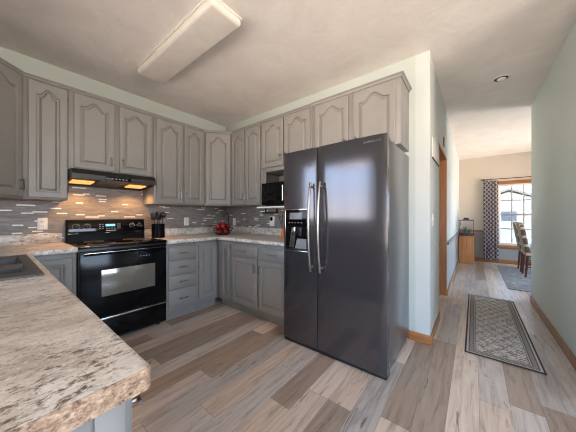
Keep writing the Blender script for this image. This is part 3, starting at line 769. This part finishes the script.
fhandle(dl, SPL - .045); fhandle(drr, .045)
# dispenser in the left door
DX0, DX1, DZ0, DZ1 = .022, .292, .855, 1.245
q = MB()
for b in ((DX0, DX0 + .012, DZ0, DZ1), (DX1 - .012, DX1, DZ0, DZ1), (DX0, DX1, DZ0, DZ0 + .012), (DX0, DX1, DZ1 - .012, DZ1)): q.box(b[0], b[1], -.008, .006, b[2], b[3], .003)
fo = q.build('dispenser_frame', 'chrome', dl)
q = MB(); q.box(DX0 + .012, DX1 - .012, -.006, .004, 1.09, DZ1 - .012, .002); dp = q.build('control_panel', 'black_glass', fo)
MB().box(DX0 + .06, DX1 - .07, -.0075, -.0055, 1.15, 1.21, .001).build('display', 'grey_plastic', dp)
for k in range(5): MB().box(DX0 + .05 + k * .034, DX0 + .066 + k * .034, -.0075, -.0055, 1.115, 1.123).build('button', 'grey_plastic', dp, smooth=False)
# alcove shell standing just proud of the door face
q = MB(); q.box(DX0 + .012, DX1 - .012, -.0025, .003, DZ0 + .012, 1.09); al = q.build('alcove', 'black_gloss', fo, smooth=False)
q = MB(); q.prism([(DX0 + .05, DZ0 + .035), (DX0 + .11, DZ0 + .035), (DX0 + .13, 1.075), (DX0 + .085, 1.075)], -.006, -.002, AX_Y); q.build('ice_chute', 'chrome', al, smooth=False)
q = MB(); q.prism([(DX0 + .12, DZ0 + .03), (DX1 - .025, DZ0 + .03), (DX1 - .025, .975), (DX0 + .145, .975)], -.005, -.002, AX_Y); q.build('back_plate', 'grey_plastic', al, smooth=False)
for x in (DX0 + .10, DX0 + .17): 
    q = MB(); q.box(x, x + .035, -.022, -.002, 1.0, 1.08, .004); q.build('lever', 'black_satin' if x > DX0 + .15 else 'chrome', al)
MB().box(DX0 + .02, DX1 - .02, -.016, -.002, DZ0 + .014, DZ0 + .026, .003).build('drip_tray', 'black_satin', al)
# hinge covers and logo
for x in (.02, FW - .10): MB().box(x, x + .08, .03, .16, 1.746, 1.78, .006).build('hinge_cover', 'black_satin', fr)
def text(s, size, parent, loc, rot, mat, ext=.0006, name='lettering'):
    c = bpy.data.curves.new(name, 'FONT'); c.body = s; c.size = size; c.extrude = ext; c.align_x = 'CENTER'; c.align_y = 'CENTER'; c.space_character = 1.15
    tmp = bpy.data.objects.new(name, c); COL.objects.link(tmp); bpy.context.view_layer.update()
    me = bpy.data.meshes.new_from_object(tmp.evaluated_get(bpy.context.evaluated_depsgraph_get())); bpy.data.objects.remove(tmp); bpy.data.curves.remove(c)
    me.materials.clear(); me.materials.append(M[mat])
    o = bpy.data.objects.new(name, me); COL.objects.link(o); o.parent = parent; o.location = loc; o.rotation_euler = rot; return o
text('SAMSUNG', .026, drr, (FW - SPL - .105, -.0003, 1.728), (PI / 2, 0, 0), 'chrome')

# ------------------------------------------------------------------ microwave in the niche
mw = thing('microwave', 'small dark microwave oven on the open shelf left of the fridge', 'microwave', (-2.066, 2.085, 1.2975), 0)
MWW, MWH = .50, .285
MB().box(0, MWW, .02, .36, .012, MWH, .006).build('body', 'black_satin', mw)
q = MB(); q.box(0, MWW * .76, 0, .019, .014, MWH - .002, .004); md = q.build('door', 'black_gloss', mw)
MB().box(.03, MWW * .76 - .04, -.002, .0005, .05, MWH - .05, .001).build('window', 'black_glass', md)
q = MB(); q.tube([(MWW * .76 - .02, -.025, .06), (MWW * .76 - .02, -.025, MWH - .05)], .007, 8)
for z_ in (.075, MWH - .065): q.tube([(MWW * .76 - .02, 0.0, z_), (MWW * .76 - .02, -.025, z_)], .006, 8)
q.build('handle', 'chrome', md)
q = MB(); q.box(MWW * .76 + .002, MWW, 0, .019, .014, MWH - .002, .004); mp = q.build('control_panel', 'black_satin', mw)
MB().box(MWW * .79, MWW - .02, -.002, .0005, MWH - .07, MWH - .035, .001).build('display', 'lcd', mp)
for i in range(3):
    for j in range(4): MB().box(MWW * .79 + i * .028, MWW * .79 + .02 + i * .028, -.002, .0005, .05 + j * .035, .07 + j * .035, .001).build('button', 'grey_plastic', mp)
q = MB()
for x in (.04, MWW - .04):
    for y in (.06, .32): MB().tube([(x, y, 0), (x, y, .013)], .012, 8).build('foot', 'dark_slot', mw)

# ------------------------------------------------------------------ ceiling light, recessed light
cf = thing('ceiling_light', 'long wraparound fluorescent ceiling light over the kitchen', 'ceiling light', (-2.03, 1.055, ZC - .0005), 0)
LX, LY = .645, .137
MB().box(-LX + .012, LX - .012, -LY + .004, LY + .008, -.018, 0, .002).build('base', 'trim_white', cf)
MB().box(-LX, LX, -LY, LY, -.082, -.0185, .03, 5).build('diffuser', 'opal', cf, ang=60)
rl = thing('recessed_light', 'round recessed ceiling light with dark inside over the hallway', 'recessed light', (.235, 3.5, ZC - .0005), 0)
MB().lathe([(.062, 0), (.085, -.001), (.086, -.004), (.066, -.008), (.06, -.004), (.062, 0)], seg=36).build('trim_ring', 'trim_white', rl)
MB().lathe([(0, -.0012), (.0615, -.0012), (.0615, -.0004), (0, -.0004)], seg=36).build('dark_baffle', 'dark_slot', rl)
q = MB(); q.lathe([(0, -.019), (.02, -.017), (.034, -.010), (.040, -.0015), (0, -.0013)], (.004, .012, 0), 24); q.build('bulb', 'opal', rl)

# ------------------------------------------------------------------ outlets and switch
def plate(name, label, cat, loc, rz, kind, group):
    t = thing(name, label, cat, loc, rz, group)
    MB().box(-.036, .036, -.006, 0, -.058, .058, .003).build('cover_plate', 'white_plastic', t)
    if kind == 'outlet':
        for z_ in (-.021, .021):
            q = MB(); q.box(-.016, .016, -.0085, -.0055, z_ - .014, z_ + .014, .003); so = q.build('socket', 'white_plastic', t)
            q = MB(); q.box(-.007, -.004, -.0092, -.0083, z_ - .004, z_ + .007); q.box(.004, .007, -.0092, -.0083, z_ - .004, z_ + .007); q.box(-.002, .002, -.0092, -.0083, z_ - .010, z_ - .006); q.build('slot', 'dark_slot', so, smooth=False)
    else:
        q = MB(); q.box(-.005, .005, -.016, -.0055, -.002, .014, .002); q.build('toggle', 'white_plastic', t)
    return t
plate('wall_outlet', 'white double outlet in the tile left of the stove', 'outlet', (XL + .0085, .318, 1.105), PI / 2, 'outlet', 'white outlets in the tile backsplash')
plate('wall_outlet', 'white outlet in the tile above the four-drawer cabinet, right of the stove', 'outlet', (XL + .0085, 1.79, 1.10), PI / 2, 'outlet', 'white outlets in the tile backsplash')
plate('wall_outlet', 'white outlet in the tile right of the fruit basket', 'outlet', (-3.09, YB - .0085, 1.085), 0, 'outlet', 'white outlets in the tile backsplash')
plate('light_switch', 'white light switch on the hall wall beside the fridge corner', 'light switch', (XHL + .0005, 2.64, 1.14), PI / 2, 'switch', None)

# ------------------------------------------------------------------ things on the counters
uc = thing('utensil_crock', 'black utensil crock on the counter right of the stove', 'utensil holder', (-3.06, 1.288, ZCT + .0005))
MB().lathe([(0, 0), (.068, 0), (.073, .006), (.073, .165), (.075, .171), (.069, .173), (.066, .165), (.066, .012), (0, .010)], seg=28).build('pot', 'black_gloss', uc)
MB().lathe([(.0733, .012), (.076, .014), (.076, .020), (.0733, .022)], seg=28).build('foot_ring', 'black_gloss', uc)
def utensil(kind, label, dx, dy, lx, ly, L):
    t = thing(kind, label, 'utensil', (-3.06 + dx, 1.288 + dy, ZCT + .0135), 0, 'black utensils in the crock')
    d = Vector((lx, ly, 1)).normalized()
    MB().tube([d * .0, d * (L - .07)], [.005, .006], 8).build('handle', 'black_satin', t)
    mt = Matrix.Translation(d * (L - .035)) @ d.to_track_quat('Z', 'Y').to_matrix().to_4x4() @ Matrix.Rotation(R(35), 4, 'Z')
    q = MB()
    if kind == 'spatula': q.box(-.032, .032, -.003, .003, -.04, .045, .003, mat=mt)
    else:
        q.lathe([(0, -.036), (.028, -.030), (.044, -.008), (.046, .01), (.034, .033), (0, .042)], seg=16, mat=mt @ Matrix.Diagonal((1, .38, 1, 1)))
    q.build('head', 'black_satin', t)
utensil('ladle', 'black ladle at the right in the utensil crock', .004, .024, .02, .12, .30)
utensil('spatula', 'black spatula at the left in the utensil crock', .004, -.022, .02, -.15, .285)
utensil('serving_spoon', 'black spoon leaning to the front in the utensil crock', .022, -.006, .12, -.02, .27)
utensil('serving_spoon', 'black spoon standing upright at the back in the utensil crock', -.022, .002, -.05, -.02, .30)

# fruit basket with a hook post
FB = (-2.80, 2.05)
fb = thing('fruit_basket', 'dark wire fruit basket with a tall hook, in the counter corner', 'basket', (*FB, ZCT + .0005))
q = MB()
def ring(r_, z_, rad=.0028): q.tube([(r_ * math.cos(2 * PI * k / 32), r_ * math.sin(2 * PI * k / 32), z_) for k in range(33)], rad, 6, caps=False)
for r_, z_ in ((.075, .003), (.105, .03), (.128, .065), (.14, .10)): ring(r_, z_, .0035 if z_ in (.003, .10) else .0022)
for k in range(20):
    a = 2 * PI * k / 20; c_, s_ = math.cos(a), math.sin(a)
    q.tube([(0, 0, .0035), (.075 * c_, .075 * s_, .0035), (.105 * c_, .105 * s_, .03), (.128 * c_, .128 * s_, .065), (.14 * c_, .14 * s_, .10)], .0019, 5)
q.build('bowl', 'wire', fb)
q = MB(); a = R(110); bx_, by_ = .145 * math.cos(a), .145 * math.sin(a)
q.tube([(bx_ * .55, by_ * .55, .004), (bx_, by_, .02), (bx_ * 1.05, by_ * 1.05, .12), (bx_ * 1.02, by_ * 1.02, .27), (bx_ * .8, by_ * .8, .315), (bx_ * .45, by_ * .45, .31), (bx_ * .4, by_ * .4, .285)], .006, 8)
q.build('hook_post', 'wire', fb)
def apple_at(first, p, rot):
    if first is None:
        t = thing('apple', 'red apple piled in the wire fruit basket', 'apple', (0, 0, 0), 0, 'red apples in the wire basket')
        r_ = .038
        MB().lathe([(0, -.030), (.012, -.034), (.026, -.027), (.036, -.008), (.038, .008), (.031, .025), (.018, .032), (.006, .027), (0, .022)], seg=20).build('flesh', 'apple', t, ang=80)
        MB().tube([(0, 0, .022), (.002, .001, .034), (.006, .002, .042)], [.0016, .0014, .0018], 6).build('stem', 'wire', t)
    else: t = copy_tree(first)
    t.location = p; t.rotation_euler = rot; return t
ap = None
spots = [(.068 * math.cos(2 * PI * k / 5), .068 * math.sin(2 * PI * k / 5), .0475) for k in range(5)] + [(0.07 * math.cos(2 * PI * (k + .5) / 5), .07 * math.sin(2 * PI * (k + .5) / 5), .118) for k in range(5)] + [(0, 0, .153)]
for i, p in enumerate(spots):
    rn = random.Random(i); a_ = apple_at(ap, (FB[0] + p[0], FB[1] + p[1], ZCT + p[2]), (rn.uniform(-.5, .5), rn.uniform(-.5, .5), rn.uniform(0, 6)))
    ap = ap or a_

# gadgets near the fridge
pd = thing('plug_in_device', 'small white plug-in device with a dark round eye on the tile below the microwave', 'device', (-2.232, YB - .0085, 1.105))
MB().box(-.045, .045, -.04, 0, -.07, .075, .014, 3).build('case', 'white_plastic', pd)
MB().lathe([(0, .004), (.024, .004), (.029, 0), (0, 0)], mat=Matrix.Translation((-.004, -.0395, .035)) @ Matrix.Rotation(PI / 2, 4, 'X'), seg=24).build('eye', 'black_glass', pd)
q = MB(); q.tube([(-2.25, 2.30, 1.222), (-1.98, 2.30, 1.222)], .011, 10)
for x in (-2.2, -2.0): 
    q.box(x - .008, x + .008, 2.29, 2.31, 1.222, 1.2745 if x > -2.1 else 1.3265, .001)
tag(q.build('under_shelf_rail', 'black_satin'), 'black rail hung under the microwave shelf above the counter', 'rail')
vs = thing('vase', 'slim orange vase standing at the left side of the fridge', 'vase', (-1.735, 2.10, ZCT + .0005))
MB().lathe([(0, 0), (.020, 0), (.023, .01), (.022, .06), (.016, .10), (.012, .125), (.015, .14), (.011, .14), (.009, .12), (0, .01)], seg=20).build('bottle', 'orange', vs)
for i in range(5):
    a = 2 * PI * i / 5 + .3; tag(MB().tube([(0, 0, 0), (.05 * math.cos(a) * .4, .05 * math.sin(a) * .4, .08), (.05 * math.cos(a), .05 * math.sin(a), .17 + .012 * i)], [.002, .002, .0045], 6).build('twig', 'wire', None, (-1.735, 2.10, ZCT + .075)), 'dark dried twig in the slim orange vase', 'twig', 'dark twigs in the orange vase')

# ------------------------------------------------------------------ hallway
rn_ = thing('runner_rug', 'grey patterned runner rug on the hallway floor', 'rug', (.18, 3.51, 0.0005))
MB().box(-.245, .245, -.955, .955, 0, .008, .003).build('pile', 'runner', rn_)
pn = thing('wall_panel', 'plain white panel with dark lower edge on the hall wall before the doorway', 'wall panel', (XHL + .0005, 2.62, 1.735), PI / 2)
MB().box(0, .53, -.008, 0, .012, .20, .003).build('face', 'fabric_white', pn)
MB().box(0, .53, -.010, 0, 0, .011, .001).build('bottom_edge', 'wire', pn)
ck = thing('wall_clock', 'small round dark-rimmed clock above the hall doorway', 'clock', (XHL + .0005, 3.74, 2.165), PI / 2)
rx = Matrix.Rotation(PI / 2, 4, 'X')
MB().lathe([(.055, 0), (.066, .001), (.068, .005), (.062, .008), (.057, .006), (.055, 0)], seg=32, mat=rx).build('rim', 'wire', ck)
MB().lathe([(0, .005), (.056, .005), (.056, .001), (0, .001)], seg=32, mat=rx).build('face', 'white_plastic', ck)
q = MB(); q.box(-.002, .002, -.0065, -.0052, 0, .040); q.box(-.002, .028, -.0065, -.0052, -.002, .002); q.build('hand', 'dark_slot', ck, smooth=False)

# ------------------------------------------------------------------ dining room
st = thing('aquarium_stand', 'pine cabinet stand under the aquarium in the dining room corner', 'cabinet', (-.300, 7.30, 0))
MB().box(0, .30, .012, .45, 0, .66, .003).build('body', 'pine_v', st)
MB().box(.002, .298, -.006, .011, .02, .645, .004).build('door', 'pine_v', st)
MB().box(-.000, .305, -.01, .455, .661, .685, .004).build('top', 'pine_v', st)
tk = thing('aquarium', 'small black-rimmed aquarium on the pine stand', 'aquarium', (-.298, 7.31, .6855))
TW, TD, TH = .295, .40, .40
q = MB()
for (x0, x1, y0, y1) in ((0.002, .006, .0082, TD - .0082), (TW - .006, TW - .002, .0082, TD - .0082), (.0082, TW - .0082, .002, .006), (.0082, TW - .0082, TD - .006, TD - .002)): q.box(x0, x1, y0, y1, .0142, TH - .0202)
q.build('glass', 'tank_glass', tk, smooth=False)
for x in (.0, TW - .008):
    for y in (.0, TD - .008): MB().box(x, x + .008, y, y + .008, .0142, TH - .0202, .001).build('corner_trim', 'black_satin', tk)
q = MB(); q.box(0, TW, 0, TD, 0, .014, .002); q.build('base_rim', 'black_satin', tk)
q = MB(); q.box(0, TW, 0, TD, TH - .02, TH, .003); ld = q.build('lid', 'black_satin', tk)
q = MB(); q.prism([(.08, 0), (.20, 0), (.19, .045), (.10, .055)], .08, .3, AX_Y); q.build('lamp_housing', 'black_satin', ld, (0, 0, TH))
MB().box(.009, TW - .009, .009, TD - .009, .0145, .05, .004).build('gravel', 'gravel', tk)
MB().box(.03, .045, .02, .05, .25, .37, .003).build('filter_box', 'black_satin', tk)
def aqp(x, y, h, n, label, sd):
    rr = random.Random(sd); q = MB()
    for k in range(n):
        a = rr.uniform(0, 6.28); l = h * rr.uniform(.6, 1); b = .035
        q.tube([(0, 0, 0), (b * .5 * math.cos(a), b * .5 * math.sin(a), l * .5), (b * math.cos(a), b * math.sin(a), l)], [.006, .009, .002], 6)
    tag(q.build('aquarium_plant', 'green_plant', None, (-.298 + x, 7.31 + y, .7357)), label, 'plant')
aqp(.12, .16, .2, 14, 'blue-green plant in the middle of the aquarium', 1); aqp(.20, .14, .13, 9, 'low green plant at the right in the aquarium', 2)

# curtain and rod
rd = thing('curtain_rod', 'thin dark curtain rod above the dining window', 'curtain rod', (.17, YD - .08, 2.10))
MB().tube([(0, 0, 0), (1.75, 0, 0)], .009, 10).build('rod', 'wire', rd)
MB().lathe([(0, -.02), (.016, -.012), (.02, 0), (.016, .012), (0, .02)], seg=14).build('finial', 'wire', rd, (-.012, 0, 0))
for x in (.03, 1.7):
    q = MB(); q.tube([(x, .012, 0), (x, .0785, 0)], .006, 8); q.box(x - .012, x + .012, .07, .0785, -.03, .03, .002); q.build('bracket', 'wire', rd)
cu = thing('curtain', 'grey and white trellis patterned curtain hanging left of the dining window', 'curtain', (.19, YD - .08, .07))
bm = bmesh.new(); NX, NZ = 90, 30; G = []
for j in range(NZ + 1):
    v_ = j / NZ; row = []
    for i in range(NX + 1):
        u = i / NX; amp = .026 + .014 * (1 - v_); wd = .275 + .03 * (1 - v_)
        row.append(bm.verts.new((u * wd - .01 * (1 - v_), amp * math.sin(u * 2 * PI * 5.5 + .6 * math.sin(3 * v_)), v_ * 1.99)))
    G.append(row)
for j in range(NZ):
    for i in range(NX): bm.faces.new((G[j][i], G[j][i + 1], G[j + 1][i + 1], G[j + 1][i]))
bmesh.ops.solidify(bm, geom=bm.faces[:], thickness=.003)
mb = MB(); mb.bm.free(); mb.bm = bm; mb.build('cloth', 'curtain', cu)
for i in range(5):
    q = MB(); q.tube([(.03 + i * .052, .017 * math.cos(2 * PI * k / 16), 2.03 + .017 * math.sin(2 * PI * k / 16)) for k in range(17)], .003, 6, caps=False); q.build('ring', 'wire', cu)

dr_ = thing('area_rug', 'blue-grey mottled area rug under the dining chairs', 'rug', (1.75, 6.4, .0005))
MB().box(-1.32, 1.32, -1.22, 1.1, 0, .010, .003).build('pile', 'dining_rug', dr_)
def dining_chair(loc, label):
    t = thing('dining_chair', label, 'chair', loc, 0, 'patterned dining chairs')      # faces +x, back on the -x side
    for (x, y, lean) in ((0.0, -.18, -.03), (0.0, .18, -.03), (.40, -.19, 0), (.40, .19, 0)):
        q = MB(); q.tube([(x + lean, y, 0), (x, y, .42)], [.016, .022], 8); q.build('leg', 'mahogany', t)
    q = MB()
    for y in (-.185, .185): q.tube([(0, y, .2), (.4, y, .2)], .012, 8)
    q.tube([(.2, -.185, .2), (.2, .185, .2)], .012, 8); q.build('stretcher', 'mahogany', t)
    MB().box(-.03, .45, -.235, .235, .40, .50, .025, 3).build('seat', 'chair_fabric', t)
    # upholstered back, leaning away, rounded top
    q = MB(); n = 10
    out = [(-.225, 0), (.225, 0), (.23, .3), (.225, .46)] + [(.225 * math.cos(PI * k / n), .46 + .10 * math.sin(PI * k / n)) for k in range(1, n)] + [(-.225, .46), (-.23, .3)]
    q.prism(out, -.035, .035, Matrix(((0, 0, 1, 0), (1, 0, 0, 0), (0, 1, 0, 0), (0, 0, 0, 1))), .015)
    q.build('backrest', 'chair_fabric', t, (-.005, 0, .49), (0, R(-9), 0))
dining_chair((.80, 7.08, .0125), 'upholstered patterned dining chair nearer the dining window, left of the two')
dining_chair((.80, 6.50, .0125), 'upholstered patterned dining chair nearer the hallway, right of the two')
